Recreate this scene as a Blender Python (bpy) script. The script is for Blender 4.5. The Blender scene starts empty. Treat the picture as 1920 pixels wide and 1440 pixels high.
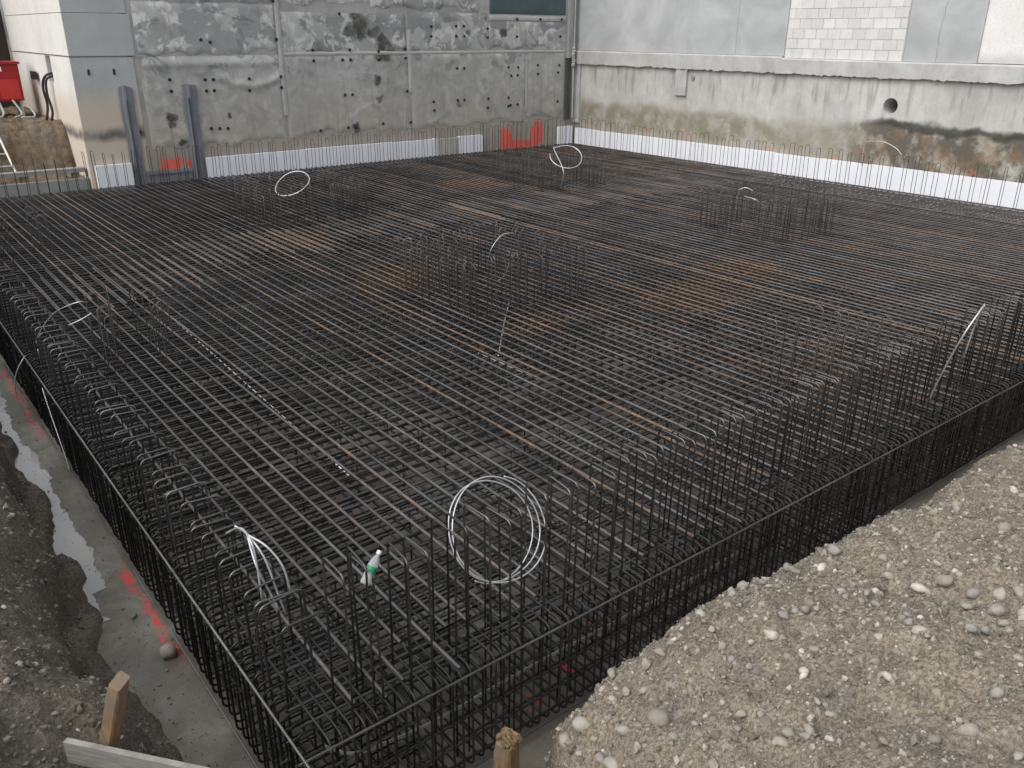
import bpy, math, random
import numpy as np
from mathutils import Vector, Matrix, Quaternion

sc = bpy.context.scene
random.seed(7)
rng = np.random.default_rng(11)

# ------------------------------------------------------------------ camera
def make_camera():
    f, pitch, roll, az = 1574.7, 0.396062, 0.005968, 0.669387
    up = Vector((0, 0, 1))
    fw = Vector((math.sin(az), math.cos(az), 0)); r = Vector((math.cos(az), -math.sin(az), 0))
    F = fw*math.cos(pitch) - up*math.sin(pitch); U = fw*math.sin(pitch) + up*math.cos(pitch)
    R = r*math.cos(roll) + U*math.sin(roll); U2 = U*math.cos(roll) - r*math.sin(roll)
    cd = bpy.data.cameras.new('camera'); co = bpy.data.objects.new('camera', cd)
    sc.collection.objects.link(co)
    cd.sensor_width = 36; cd.lens = f/1920*36; cd.clip_start = .05; cd.clip_end = 600
    m = Matrix((R, U2, -F)).transposed().to_4x4(); m.translation = (-1.083, -2.893, 3.88)
    co.matrix_world = m
    sc.camera = co
make_camera()

# ------------------------------------------------------------------ sky, sun, exposure
SUN_EL, SUN_AZ = math.radians(50), math.radians(268)      # compass azimuth from +Y towards +X
w = bpy.data.worlds.new('World'); sc.world = w; w.use_nodes = True
nt = w.node_tree; nt.nodes.clear()
out = nt.nodes.new('ShaderNodeOutputWorld'); bg = nt.nodes.new('ShaderNodeBackground')
sky = nt.nodes.new('ShaderNodeTexSky'); sky.sky_type = 'NISHITA'; sky.sun_disc = False
sky.sun_elevation = SUN_EL; sky.sun_rotation = SUN_AZ; sky.air_density = 1.0; sky.dust_density = 3.0
hs = nt.nodes.new('ShaderNodeHueSaturation'); hs.inputs['Saturation'].default_value = .22
nt.links.new(sky.outputs[0], hs.inputs['Color']); nt.links.new(hs.outputs[0], bg.inputs[0]); nt.links.new(bg.outputs[0], out.inputs[0])
bg.inputs[1].default_value = .15
sl = bpy.data.lights.new('sun', 'SUN'); sl.energy = .6; sl.angle = math.radians(60); sl.color = (1, .93, .84)
so = bpy.data.objects.new('sun', sl); sc.collection.objects.link(so)
sd = Vector((math.sin(SUN_AZ)*math.cos(SUN_EL), math.cos(SUN_AZ)*math.cos(SUN_EL), math.sin(SUN_EL)))
so.rotation_euler = (-sd).to_track_quat('-Z', 'Y').to_euler(); so.location = (-6, -6, 12)
sc.view_settings.view_transform = 'Standard'; sc.view_settings.look = 'None'
sc.view_settings.exposure = 0.66; sc.view_settings.gamma = 1
sc.cycles.max_bounces = 5; sc.cycles.diffuse_bounces = 2; sc.cycles.glossy_bounces = 2

# ------------------------------------------------------------------ node helpers
class Mat:
    def __init__(s, name, rough=.8, metal=0.0, spec=.4):
        s.m = bpy.data.materials.new(name); s.m.use_nodes = True; s.t = s.m.node_tree
        s.b = s.t.nodes['Principled BSDF']; s.b.inputs['Roughness'].default_value = rough
        s.b.inputs['Metallic'].default_value = metal; s.b.inputs['Specular IOR Level'].default_value = spec
    def n(s, ty, **k):
        q = s.t.nodes.new(ty)
        for a, v in k.items(): setattr(q, a, v)
        return q
    def put(s, sock, v):
        if isinstance(v, bpy.types.NodeSocket): s.t.links.new(v, sock)
        elif isinstance(v, (tuple, list)):
            sock.default_value = tuple(v)+(1,) if len(v) == 3 and sock.type == 'RGBA' else tuple(v)
        else: sock.default_value = v
    def pos(s): return s.n('ShaderNodeNewGeometry').outputs['Position']
    def rand(s): return s.n('ShaderNodeNewGeometry').outputs['Random Per Island']
    def obr(s): return s.n('ShaderNodeObjectInfo').outputs['Random']
    def obc(s): return s.n('ShaderNodeObjectInfo').outputs['Color']
    def xyz(s, v):
        q = s.n('ShaderNodeSeparateXYZ'); s.put(q.inputs[0], v); return q.outputs
    def noise(s, v, scale, detail=4, rough=.55, dist=0.0):
        q = s.n('ShaderNodeTexNoise'); s.put(q.inputs['Vector'], v); q.inputs['Scale'].default_value = scale
        q.inputs['Detail'].default_value = detail; q.inputs['Roughness'].default_value = rough; q.inputs['Distortion'].default_value = dist
        return q.outputs[0]
    def vor(s, v, scale, feat='F1', o=0):
        q = s.n('ShaderNodeTexVoronoi', feature=feat); s.put(q.inputs['Vector'], v); q.inputs['Scale'].default_value = scale
        return q.outputs[o]
    def scl(s, v, xyz):
        q = s.n('ShaderNodeVectorMath', operation='MULTIPLY'); s.put(q.inputs[0], v); q.inputs[1].default_value = xyz; return q.outputs[0]
    def ma(s, op, a, b=0.0, clamp=False):
        q = s.n('ShaderNodeMath', operation=op, use_clamp=clamp); s.put(q.inputs[0], a); s.put(q.inputs[1], b); return q.outputs[0]
    def mr(s, v, a, b, c=0.0, d=1.0):
        q = s.n('ShaderNodeMapRange', interpolation_type='SMOOTHSTEP'); s.put(q.inputs[0], v)
        for i, x in zip((1, 2, 3, 4), (a, b, c, d)): q.inputs[i].default_value = x
        return q.outputs[0]
    def mix(s, f, a, b, bt='MIX'):
        q = s.n('ShaderNodeMix', data_type='RGBA', blend_type=bt)
        s.put(q.inputs[0], f); s.put(q.inputs[6], a); s.put(q.inputs[7], b); return q.outputs[2]
    def ramp(s, f, stops):
        q = s.n('ShaderNodeValToRGB'); s.put(q.inputs[0], f); e = q.color_ramp.elements
        while len(e) < len(stops): e.new(.5)
        for k, (p, c) in enumerate(stops): e[k].position = p; e[k].color = tuple(c)+(1,)
        return q.outputs[0]
    def band(s, v, a, b, soft=.03):
        return s.ma('MULTIPLY', s.mr(v, a-soft, a+soft), s.mr(v, b-soft, b+soft, 1, 0))
    def blobs(s, v, pts, soft=.5):
        acc = None
        for p in pts:
            c, r = p[:3], p[3]
            q = s.n('ShaderNodeVectorMath', operation='SUBTRACT'); s.put(q.inputs[0], v); q.inputs[1].default_value = c
            if len(p) > 4: q2 = s.n('ShaderNodeVectorMath', operation='MULTIPLY'); s.put(q2.inputs[0], q.outputs[0]); q2.inputs[1].default_value = p[4]; q = q2
            l = s.n('ShaderNodeVectorMath', operation='LENGTH'); s.put(l.inputs[0], q.outputs[0])
            m = s.mr(l.outputs['Value'], r*soft, r, 1, 0)
            acc = m if acc is None else s.ma('MAXIMUM', acc, m)
        return acc
    def warp(s, v, scale, amt):
        q = s.n('ShaderNodeTexNoise'); s.put(q.inputs['Vector'], v); q.inputs['Scale'].default_value = scale; q.inputs['Detail'].default_value = 4
        a = s.n('ShaderNodeVectorMath', operation='SUBTRACT'); s.put(a.inputs[0], q.outputs['Color']); a.inputs[1].default_value = (.5, .5, .5)
        b = s.n('ShaderNodeVectorMath', operation='SCALE'); s.put(b.inputs[0], a.outputs[0]); b.inputs['Scale'].default_value = amt
        c = s.n('ShaderNodeVectorMath', operation='ADD'); s.put(c.inputs[0], v); s.put(c.inputs[1], b.outputs[0]); return c.outputs[0]
    def col(s, c): s.put(s.b.inputs['Base Color'], c); return s
    def rgh(s, c): s.put(s.b.inputs['Roughness'], c); return s
    def bump(s, h, strength=.4, dist=.01):
        q = s.n('ShaderNodeBump'); q.inputs['Strength'].default_value = strength; q.inputs['Distance'].default_value = dist
        s.put(q.inputs['Height'], h); s.put(s.b.inputs['Normal'], q.outputs[0]); return s

def hexc(*c): return tuple(c)

# ------------------------------------------------------------------ mesh helpers
def fade(t): return t*t*t*(t*(t*6-15)+10)
_perm = np.random.default_rng(3).random((256, 256))
def vnoise(x, y):
    x = np.asarray(x, float); y = np.asarray(y, float)
    xi = np.floor(x).astype(int); yi = np.floor(y).astype(int); u = fade(x-xi); v = fade(y-yi)
    g = lambda a, b: _perm[a & 255, b & 255]
    return (g(xi, yi)*(1-u)+g(xi+1, yi)*u)*(1-v)+(g(xi, yi+1)*(1-u)+g(xi+1, yi+1)*u)*v-.5
def fbm(x, y, o=5, g=.5):
    s = 0; a = 1
    for k in range(o): s = s+a*vnoise(x*2**k+17.3*k, y*2**k+9.1*k); a *= g
    return s
class MB:
    def __init__(s): s.v = []; s.f = []
    def add(s, v, f):
        n = len(s.v); s.v += [tuple(q) for q in v]; s.f += [tuple(i+n for i in q) for q in f]; return s
    def box(s, a, b):
        x0, y0, z0 = a; x1, y1, z1 = b
        return s.add([(x0, y0, z0), (x1, y0, z0), (x1, y1, z0), (x0, y1, z0), (x0, y0, z1), (x1, y0, z1), (x1, y1, z1), (x0, y1, z1)],
                     [(0, 3, 2, 1), (4, 5, 6, 7), (0, 1, 5, 4), (1, 2, 6, 5), (2, 3, 7, 6), (3, 0, 4, 7)])
    def tube(s, pts, r, n=6, caps=True, closed=False):
        P = [Vector(p) for p in pts]; T = []
        for i in range(len(P)):
            a = P[max(i-1, 0)]; b = P[min(i+1, len(P)-1)]
            d = (P[i]-a).normalized()+(b-P[i]).normalized() if 0 < i < len(P)-1 else (b-a)
            T.append(d.normalized())
        nrm = T[0].orthogonal().normalized(); V = []; R = r if isinstance(r, (list, tuple)) else [r]*len(P)
        for i in range(len(P)):
            if i: nrm = (T[i-1].rotation_difference(T[i]) @ nrm); nrm = (nrm-T[i]*nrm.dot(T[i])).normalized()
            bn = T[i].cross(nrm)
            for k in range(n):
                a = 2*math.pi*k/n; V.append(P[i]+nrm*(math.cos(a)*R[i])+bn*(math.sin(a)*R[i]))
        Fc = []
        for i in range(len(P)-1):
            for k in range(n): Fc.append((i*n+k, i*n+(k+1) % n, (i+1)*n+(k+1) % n, (i+1)*n+k))
        if caps: Fc.append(tuple(range(n-1, -1, -1))); Fc.append(tuple((len(P)-1)*n+k for k in range(n)))
        return s.add(V, Fc)
    def mesh(s, name, mat=None, smooth=False):
        me = bpy.data.meshes.new(name); me.from_pydata(s.v, [], s.f)
        if mat: me.materials.append(mat.m if isinstance(mat, Mat) else mat)
        if smooth: me.polygons.foreach_set('use_smooth', [True]*len(me.polygons))
        me.update(); return me
    def build(s, name, mat, parent=None, smooth=False, loc=(0, 0, 0)):
        return link(name, s.mesh(name, mat, smooth), parent, loc)
def link(name, me, parent=None, loc=(0, 0, 0), rot=None, scale=None):
    o = bpy.data.objects.new(name, me); sc.collection.objects.link(o); o.parent = parent; o.location = loc
    if rot is not None: o.rotation_euler = rot
    if scale is not None: o.scale = scale
    return o
def tag(o, label=None, cat=None, group=None, kind=None):
    if label: o['label'] = label
    if cat: o['category'] = cat
    if group: o['group'] = group
    if kind: o['kind'] = kind
    return o
def thing(name, label, cat, loc=(0, 0, 0), group=None, rot=None):
    return tag(link(name, None, None, loc, rot), label, cat, group)
def arc(c, a, b, r, n=4):
    """round the corner c between unit directions a (towards previous) and b (towards next)"""
    c, a, b = Vector(c), Vector(a), Vector(b); p0 = c+a*r; p1 = c+b*r; o = c+a*r+b*r; res = []
    for k in range(n+1):
        t = math.pi/2*k/n; res.append(o-b*r*math.cos(t)-a*r*math.sin(t))
    return res
def smoothpath(pts, n=6):
    P = [Vector(p) for p in pts]; P = [P[0]*2-P[1]]+P+[P[-1]*2-P[-2]]; res = []
    for i in range(1, len(P)-2):
        a, b, c, d = P[i-1:i+3]
        for k in range(n):
            t = k/n; res.append(.5*((2*b)+(c-a)*t+(2*a-5*b+4*c-d)*t*t+(3*b-a-3*c+d)*t**3))
    return res+[P[-2]]
def ico(sub=1):
    import bmesh
    bm = bmesh.new(); bmesh.ops.create_icosphere(bm, subdivisions=sub, radius=1)
    v = np.array([q.co[:] for q in bm.verts]); f = np.array([[q.index for q in p.verts] for p in bm.faces]); bm.free(); return v, f

# ------------------------------------------------------------------ materials
def rebar_mat():
    m = Mat('rebar_steel', metal=.6, spec=.4); p = m.pos(); oc = m.xyz(m.obc()); x = m.xyz(p)
    n1 = m.noise(p, 2.2, 5, .6); n2 = m.noise(p, 14, 4, .6); n3 = m.noise(p, .35, 3, .5); n4 = m.noise(m.scl(p, (1, 1, 1)), 60, 2)
    grey = m.ramp(n1, [(.3, (.062, .062, .063)), (.52, (.098, .097, .096)), (.72, (.135, .142, .152))])
    brown = m.ramp(n2, [(.3, (.075, .056, .042)), (.55, (.14, .092, .06)), (.75, (.25, .135, .07))])
    spots = m.blobs(m.warp(p, .9, 1.1), [(7.4, 3.9, .78, 1.0), (6.7, 3.9, .78, .7), (4.6, 6.9, .78, 1.0), (4.9, 4.3, .78, .6), (4.5, 9.9, .78, 1.0), (9.9, 12.6, .78, 1.3), (8.9, 4.4, .78, .9), (6.3, 1.4, .78, .6)], .1)
    rust = m.ma('ADD', m.ma('MULTIPLY', oc[1], m.mr(n1, .35, .62, .25, 1.15)), m.ma('MULTIPLY', spots, .8))
    rust = m.ma('ADD', rust, m.ma('MULTIPLY', m.mr(n3, .56, .75), m.mr(n2, .4, .65, .05, .3)), True)
    c = m.mix(rust, grey, brown)
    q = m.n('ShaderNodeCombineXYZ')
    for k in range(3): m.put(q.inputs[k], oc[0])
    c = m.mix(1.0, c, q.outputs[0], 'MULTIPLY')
    c = m.mix(m.mr(n4, .62, .75, 0, .25), c, (.30, .29, .27))
    m.col(c); m.rgh(m.ma('SUBTRACT', m.ma('ADD', m.ma('MULTIPLY', rust, .35), .41), m.ma('MULTIPLY', oc[2], .16))); m.put(m.b.inputs['Metallic'], m.ma('ADD', m.ma('SUBTRACT', .6, m.ma('MULTIPLY', rust, .55)), m.ma('MULTIPLY', oc[2], .3), True))
    s = m.ma('ADD', m.ma('ADD', x[0], x[1]), x[2])
    rib = m.ma('SINE', m.ma('MULTIPLY', s, 2*math.pi/.0135))
    m.bump(rib, .3, .0012); return m
REBAR = rebar_mat()

def wire_mat():
    m = Mat('galvanised_wire', .38, .55, .5); p = m.pos()
    m.col(m.ramp(m.noise(p, 9, 3), [(.3, (.42, .43, .45)), (.7, (.68, .69, .71))])); return m
WIRE = wire_mat()

def concrete(name, lo, hi, scale=1.0, rough=.85, extra=None, bump=.25):
    m = Mat(name, rough, 0, .25); p = m.pos()
    n1 = m.noise(p, .55*scale, 6, .6, .4); n2 = m.noise(p, 4*scale, 6, .65); n3 = m.noise(m.scl(p, (1.4, 1.4, .35)), 1.6*scale, 5, .6); n4 = m.noise(p, 45*scale, 3)
    f = m.ma('ADD', m.ma('MULTIPLY', n1, .5), m.ma('ADD', m.ma('MULTIPLY', n3, .3), m.ma('MULTIPLY', n2, .3)))
    c = m.mix(m.mr(f, .38, .72), lo, hi)
    c = m.mix(m.mr(n4, .35, .75, 0, .12), c, (.1, .1, .1))
    if extra: c = extra(m, p, c)
    m.col(c); m.bump(m.ma('ADD', n2, m.ma('MULTIPLY', n4, .5)), bump, .02); return m

def blinding_mat():
    m = Mat('blinding_concrete', .7, 0, .5); p = m.pos(); x = m.xyz(p)
    n1 = m.noise(p, 1.1, 6, .6, .3); n2 = m.noise(p, 7, 6, .65); n3 = m.noise(p, 60, 3)
    c = m.ramp(n1, [(.3, (.15, .145, .12)), (.5, (.21, .205, .175)), (.72, (.27, .265, .235))])
    c = m.mix(m.mr(n2, .35, .7, 0, .35), c, (.085, .075, .055))
    wet = m.mr(m.noise(p, .9, 4, .5), .42, .56)
    c = m.mix(m.ma('MULTIPLY', wet, .45), c, (.05, .048, .04))
    mud = m.mr(m.noise(p, 2.3, 6, .65, .6), .45, .62)
    c = m.mix(m.ma('MULTIPLY', mud, .6), c, m.ramp(n3, [(.3, (.085, .07, .05)), (.7, (.17, .145, .11))]))
    wp = m.warp(p, 7, .16); xx = m.xyz(wp)
    redn = m.mr(m.noise(p, 5, 4, .7), .40, .56)
    r1 = m.ma('MULTIPLY', m.band(xx[0], -.085, -.02, .02), m.ma('MAXIMUM', m.band(xx[1], 2.0, 3.35, .15), m.ma('MULTIPLY', m.band(xx[1], 6.2, 8.6, .2), .5)))
    r2 = m.ma('MULTIPLY', m.band(xx[1], -.30, -.16, .03), m.band(xx[0], 2.5, 9, .3))
    r3 = m.blobs(wp, [(1.55, .24, 0, .10), (1.95, .33, 0, .08), (2.4, .5, 0, .08)])
    red = m.ma('MULTIPLY', m.ma('MAXIMUM', m.ma('MAXIMUM', r1, r2), r3), redn, True)
    c = m.mix(m.ma('MULTIPLY', red, .85), c, (.62, .06, .055))
    m.col(c); m.rgh(m.ma('SUBTRACT', .75, m.ma('MULTIPLY', wet, .45)))
    m.bump(m.ma('ADD', n2, m.ma('MULTIPLY', n3, .3)), .35, .015); return m

def soil_mat():
    m = Mat('gravelly_soil', .95, 0, .15); p = m.pos(); x = m.xyz(p)
    n1 = m.noise(p, 1.3, 5, .6, .3); n2 = m.noise(p, 9, 6, .7); n3 = m.noise(p, 55, 4, .7); v = m.vor(p, 38, 'F1', 1); vd = m.vor(p, 38)
    c = m.ramp(n1, [(.28, (.155, .138, .113)), (.42, (.24, .213, .172)), (.56, (.335, .285, .212)), (.72, (.235, .212, .178))])
    c = m.mix(m.mr(n2, .4, .7, 0, .6), c, (.385, .345, .285))
    c = m.mix(m.mr(n3, .40, .62, 0, .7), c, (.09, .08, .066))
    sp = m.xyz(v)
    c = m.mix(m.ma('MULTIPLY', m.mr(sp[0], .80, .86), m.mr(vd, .30, .42, 1, 0)), c, m.mix(sp[1], (.42, .40, .36), (.22, .21, .2)))
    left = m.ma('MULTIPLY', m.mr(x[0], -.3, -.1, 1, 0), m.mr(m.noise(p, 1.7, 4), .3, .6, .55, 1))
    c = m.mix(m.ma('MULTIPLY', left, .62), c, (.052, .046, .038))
    clay = m.ma('MULTIPLY', m.mr(x[1], 17.5, 18), m.mr(n1, .35, .65, .3, 1))
    c = m.mix(clay, c, m.ramp(n2, [(.3, (.045, .036, .025)), (.5, (.12, .085, .05)), (.7, (.21, .14, .075))]))
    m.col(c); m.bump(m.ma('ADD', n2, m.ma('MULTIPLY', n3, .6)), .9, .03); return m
def stone_mat():
    m = Mat('river_stone', .75, 0, .3); p = m.pos(); r = m.obr()
    c = m.ramp(r, [(0, (.24, .22, .19)), (.35, (.36, .325, .27)), (.6, (.28, .27, .255)), (.8, (.44, .41, .35)), (1, (.62, .585, .515))])
    c = m.mix(m.mr(m.noise(p, 22, 5, .7), .4, .7, 0, .55), c, (.19, .17, .14)); m.col(c)
    m.bump(m.noise(p, 60, 4), .35, .006); return m
def gravel_mat():
    m = Mat('loose_gravel', .85, 0, .2); p = m.pos(); r = m.rand(); x = m.xyz(p)
    c = m.ramp(r, [(0, (.15, .135, .11)), (.45, (.25, .22, .175)), (.75, (.32, .29, .245)), (.92, (.42, .39, .335)), (1, (.55, .52, .46))])
    c = m.mix(m.mr(m.noise(p, 30, 4), .4, .7, 0, .4), c, (.12, .105, .085))
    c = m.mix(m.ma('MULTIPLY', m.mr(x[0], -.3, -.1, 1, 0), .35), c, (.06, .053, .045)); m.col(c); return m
SOIL, STONE, GRAVEL, BLIND = soil_mat(), stone_mat(), gravel_mat(), blinding_mat()

# ------------------------------------------------------------------ ground: blinding, banks, outer ground
def H(x, y):
    x = np.asarray(x, float); y = np.asarray(y, float)
    wob = .13*fbm(x*1.1+3, y*1.1+8, 4)
    toe = np.interp(x, [-9, .3, .85, 1.15, 40], [-.05, -.5, -.30, 0, 0])
    tR = -.30-y+toe+wob
    cs = np.interp(x, [.3, 1.2, 2.2, 3.5, 4.7, 8, 12], [.6, 1.2, 1.42, 1.26, .96, .80, .8])
    zR = np.interp(tR, [-1, 0, .05, .1, .22, .4, .9, 1.8, 3, 4.5], [-.06, 0, .28, .46, .64, .78, 1.04, 1.45, 1.9, 2.1])
    zR = zR*(cs+(1-cs)*np.clip(tR/2, 0, 1))
    tL = -.34-x+.22*fbm(x*1.3+40, y*1.3+11, 4)
    zL = np.interp(tL, [-1, 0, .025, .20, .29, .45, .8, 1.3, 2.2], [-.08, -.01, .06, .11, .55, .88, 1.2, 1.55, 2.05])
    h = np.maximum(zR, zL)
    if True:
        zT = np.interp(y, [17.45, 18.35, 18.75, 18.95, 24], [.80, .95, 1.75, 1.93, 2.0])
        h = np.where((y > 17.4) & (x < 3.4), np.maximum(h, zT+.05*fbm(x*2, y*2, 3)), h)
    k = np.clip((h+.02)/.12, 0, 1)
    rough = .10*fbm(x*2.3, y*2.3, 6, .55)+.05*fbm(x*11, y*11, 4, .65)+.04*np.clip(fbm(x*7+31, y*7, 3), .05, 1)
    lump = .12*np.clip(fbm(x*4.2+5, y*4.2, 4), 0, 1)*(x < 0)
    return np.minimum(h+k*(rough+lump), 2.25)

def axis(stops):
    r = []
    for a, b, s in stops: r += list(np.arange(a, b, s))
    return np.array(r+[stops[-1][1]])
def terrain():
    X = axis([(-6, -1.7, .25), (-1.7, 5.0, .028), (5.0, 9.5, .05), (9.5, 18, .25)])
    Y = axis([(-6, -2.2, .25), (-2.2, 3.2, .028), (3.2, 10, .06), (10, 17.4, .2), (17.4, 20, .06), (20, 26, .4)])
    gx, gy = np.meshgrid(X, Y, indexing='ij'); gz = H(gx, gy); ny = len(Y)
    i, j = np.meshgrid(np.arange(len(X)-1), np.arange(ny-1), indexing='ij')
    x0, x1, y0, y1 = X[i], X[i+1], Y[j], Y[j+1]
    pit = (x0 > .05) & (y0 > .02) & (y1 < 17.45)
    behind = (x0 > 3.3) & (y0 > 17.0)
    side = (x0 > 17.4) & (y0 > -.5)
    keep = ~(pit | behind | side)
    i, j = i[keep], j[keep]
    F = np.stack([i*ny+j, (i+1)*ny+j, (i+1)*ny+j+1, i*ny+j+1], 1)
    V = np.stack([gx.ravel(), gy.ravel(), gz.ravel()], 1)
    used = np.unique(F); mp = np.full(len(V), -1); mp[used] = np.arange(len(used))
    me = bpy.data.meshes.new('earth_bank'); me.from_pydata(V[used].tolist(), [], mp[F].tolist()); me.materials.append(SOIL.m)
    me.polygons.foreach_set('use_smooth', [True]*len(me.polygons))
    return tag(link('earth_bank', me), 'gravelly earth banks around the excavation', None, None, 'structure')
BANK = terrain()
g = MB()
g.add([(-.9, -.9, 0), (17.3, -.9, 0), (17.3, 17.5, 0), (-.9, 17.5, 0)], [(0, 1, 2, 3)])
FLOOR = g.build('pit_floor', BLIND); tag(FLOOR, 'wet blinding concrete under the reinforcement', None, None, 'structure')
g = MB()
o_, i_ = 220, (-5.9, -5.9, 17.9, 25.9)
g.add([(-o_, -o_, 2.0), (o_, -o_, 2.0), (o_, o_, 2.0), (-o_, o_, 2.0), (i_[0], i_[1], 2.0), (i_[2], i_[1], 2.0), (i_[2], i_[3], 2.0), (i_[0], i_[3], 2.0)],
      [(0, 1, 5, 4), (1, 2, 6, 5), (2, 3, 7, 6), (3, 0, 4, 7)])
tag(g.build('ground', SOIL), 'open ground around the building pit', None, None, 'structure')
# puddle lying on the blinding in the trench
WATER = Mat('muddy_water', .04, 0, .6); WATER.col((.33, .325, .31)); p_ = WATER.pos(); WATER.bump(WATER.noise(WATER.scl(p_, (1, .3, 1)), 26, 3), .12, .01)
pud = MB(); ys = np.linspace(2.7, 8.6, 200)
L_ = [(-.42, y, .004) for y in ys]; R_ = [(-.20+.05*float(fbm(y*1.3, 2.2, 3))+.05*float(fbm(y*6, 3.2, 4, .7))-.07*max(0, float(fbm(y*.9, 7.7, 2)))-(.12 if y < 3.1 else 0), y, .004) for y in ys]
pud.add(L_+R_, [(k, 200+k, 201+k, k+1) for k in range(199)]); tag(pud.build('water', WATER), 'muddy puddle along the trench floor', None, None, 'structure')

# stones -----------------------------------------------------------------
def stone_mesh(seed):
    v, f = ico(2); q = np.random.default_rng(seed)
    a = q.normal(size=(8, 3)); a /= np.linalg.norm(a, axis=1)[:, None]
    r = np.ones(len(v))
    for k in range(8):
        d = v@a[k]; r -= np.clip(d-q.uniform(.3, .7), 0, 1)*q.uniform(.55, .95)
    r = np.maximum(r, .62)
    v = v*r[:, None]*np.array([1, q.uniform(.65, .95), q.uniform(.5, .75)])
    v += .03*q.normal(size=v.shape)
    b = MB(); b.add(v.tolist(), f.tolist()); return b.mesh('stone', STONE, True)
SM = [stone_mesh(s) for s in range(9)]
def put_stone(x, y, r, k=None):
    z = float(H(x, y))
    o = link('stone', random.choice(SM), BANK, (x, y, z+r*random.uniform(-.25, .2)), (random.uniform(-.4, .4), random.uniform(-.4, .4), random.uniform(0, 6.3)), (r, r, r))
    return o
BIG = [(2.822, -1.482, 0.057), (2.783, -1.629, 0.049), (2.795, -1.736, 0.054), (2.66, -1.786, 0.052), (2.265, -1.576, 0.031), (2.19, -1.652, 0.042), (2.209, -1.719, 0.027), (2.94, -1.111, 0.037), (3.018, -0.782, 0.056), (2.79, -0.851, 0.048), (2.895, -0.573, 0.051), (2.342, -0.656, 0.044), (2.184, -0.694, 0.037), (1.883, -1.136, 0.046), (1.91, -1.341, 0.031), (1.83, -1.367, 0.02), (1.852, -1.707, 0.031), (1.62, -2.014, 0.035), (1.98, -2.068, 0.037), (1.389, -1.576, 0.039), (1.44, -1.627, 0.032), (1.352, -1.694, 0.024), (1.325, -1.562, 0.032), (1.381, -1.352, 0.031), (1.425, -1.416, 0.029), (2.169, -1.081, 0.042), (2.099, -1.059, 0.039), (2.104, -0.93, 0.032), (2.189, -1.121, 0.034), (2.061, -0.755, 0.03), (2.782, -1.394, 0.052), (2.785, -1.431, 0.031), (2.662, -1.667, 0.038), (2.529, -1.809, 0.036), (2.622, -1.843, 0.038), (2.521, -1.9, 0.027), (1.795, -1.918, 0.022), (1.707, -1.426, 0.027), (1.588, -1.564, 0.023), (1.612, -1.587, 0.019), (2.813, -1.214, 0.051), (2.633, -1.242, 0.029), (2.459, -1.169, 0.029), (2.251, -1.386, 0.021), (1.953, -0.671, 0.045), (1.451, -0.537, 0.044), (1.335, -0.743, 0.036), (1.648, -0.677, 0.043), (1.377, -0.823, 0.033), (1.212, -1.055, 0.076), (1.113, -0.942, 0.044), (1.119, -0.674, 0.082), (1.076, -0.61, 0.056), (1.158, -1.193, 0.036), (2.703, -1.885, 0.051), (2.283, -2.021, 0.035), (2.112, -1.645, 0.032), (1.995, -1.395, 0.028), (1.699, -2.258, 0.03), (1.849, -0.825, 0.029), (1.708, -0.998, 0.03), (1.661, -1.186, 0.026), (-0.923, 1.798, 0.022), (-0.609, 2.647, 0.026), (-0.883, 0.624, 0.02), (-0.922, 0.755, 0.015), (-0.808, 1.83, 0.016), (-0.897, 0.742, 0.011), (-1.024, 0.743, 0.025), (-0.551, 2.631, 0.019)]
for (x, y, r) in BIG:
    if H(x, y) > .2: put_stone(x, y, r).location.z += r*.3
link('stone', SM[3], BANK, (-.09, 2.06, .03), (.1, .2, .4), (.10, .08, .09)); link('stone', SM[5], BANK, (-.16, 2.62, .01), (0, 0, 1), (.03, .03, .03))
cnt = 0
while cnt < 165:
    x = random.uniform(.7, 8.5) if random.random() < .8 else random.uniform(.9, 3); y = random.uniform(-2.4, -.45)
    if H(x, y) < .25: continue
    put_stone(x, y, min(.012+random.paretovariate(2.3)*.011, .06)); cnt += 1
cnt = 0
while cnt < 75:
    x = random.uniform(-1.35, -.5); y = random.uniform(-.9, 5)
    if H(x, y) < .12: continue
    put_stone(x, y, min(.010+random.paretovariate(2.6)*.009, .045)); cnt += 1
def gravel(n, xr, yr, rmin, al, rmax, name):
    v, f = ico(1); q = rng
    x = q.uniform(*xr, n); y = q.uniform(*yr, n); z = H(x, y); ok = (z > .08) & ((y < -.25) | (x < -.25)); x, y, z = x[ok], y[ok], z[ok]; n = len(x)
    r = np.minimum(rmin*(1+q.pareto(al, n)), rmax)
    sc3 = q.uniform(.55, 1.1, (n, 3))*r[:, None]; th = q.uniform(0, 6.28, n); c, s = np.cos(th), np.sin(th)
    P = v[None]*sc3[:, None]*(1+.24*q.normal(size=(n, len(v), 1)))
    Q = np.stack([P[..., 0]*c[:, None]-P[..., 1]*s[:, None], P[..., 0]*s[:, None]+P[..., 1]*c[:, None], P[..., 2]], -1)
    Q += np.stack([x, y, z], -1)[:, None]
    Fc = (f[None]+(np.arange(n)*len(v))[:, None, None]).reshape(-1, 3)
    me = bpy.data.meshes.new(name); me.from_pydata(Q.reshape(-1, 3).tolist(), [], Fc.tolist()); me.materials.append(GRAVEL.m)
    o = link(name, me, BANK); o['kind'] = 'stuff'; return o
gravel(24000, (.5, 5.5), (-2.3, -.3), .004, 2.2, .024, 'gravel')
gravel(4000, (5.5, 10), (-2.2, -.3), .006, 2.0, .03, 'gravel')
gravel(13000, (-1.6, -.35), (-1.2, 6.5), .0045, 2.1, .022, 'gravel')

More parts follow.
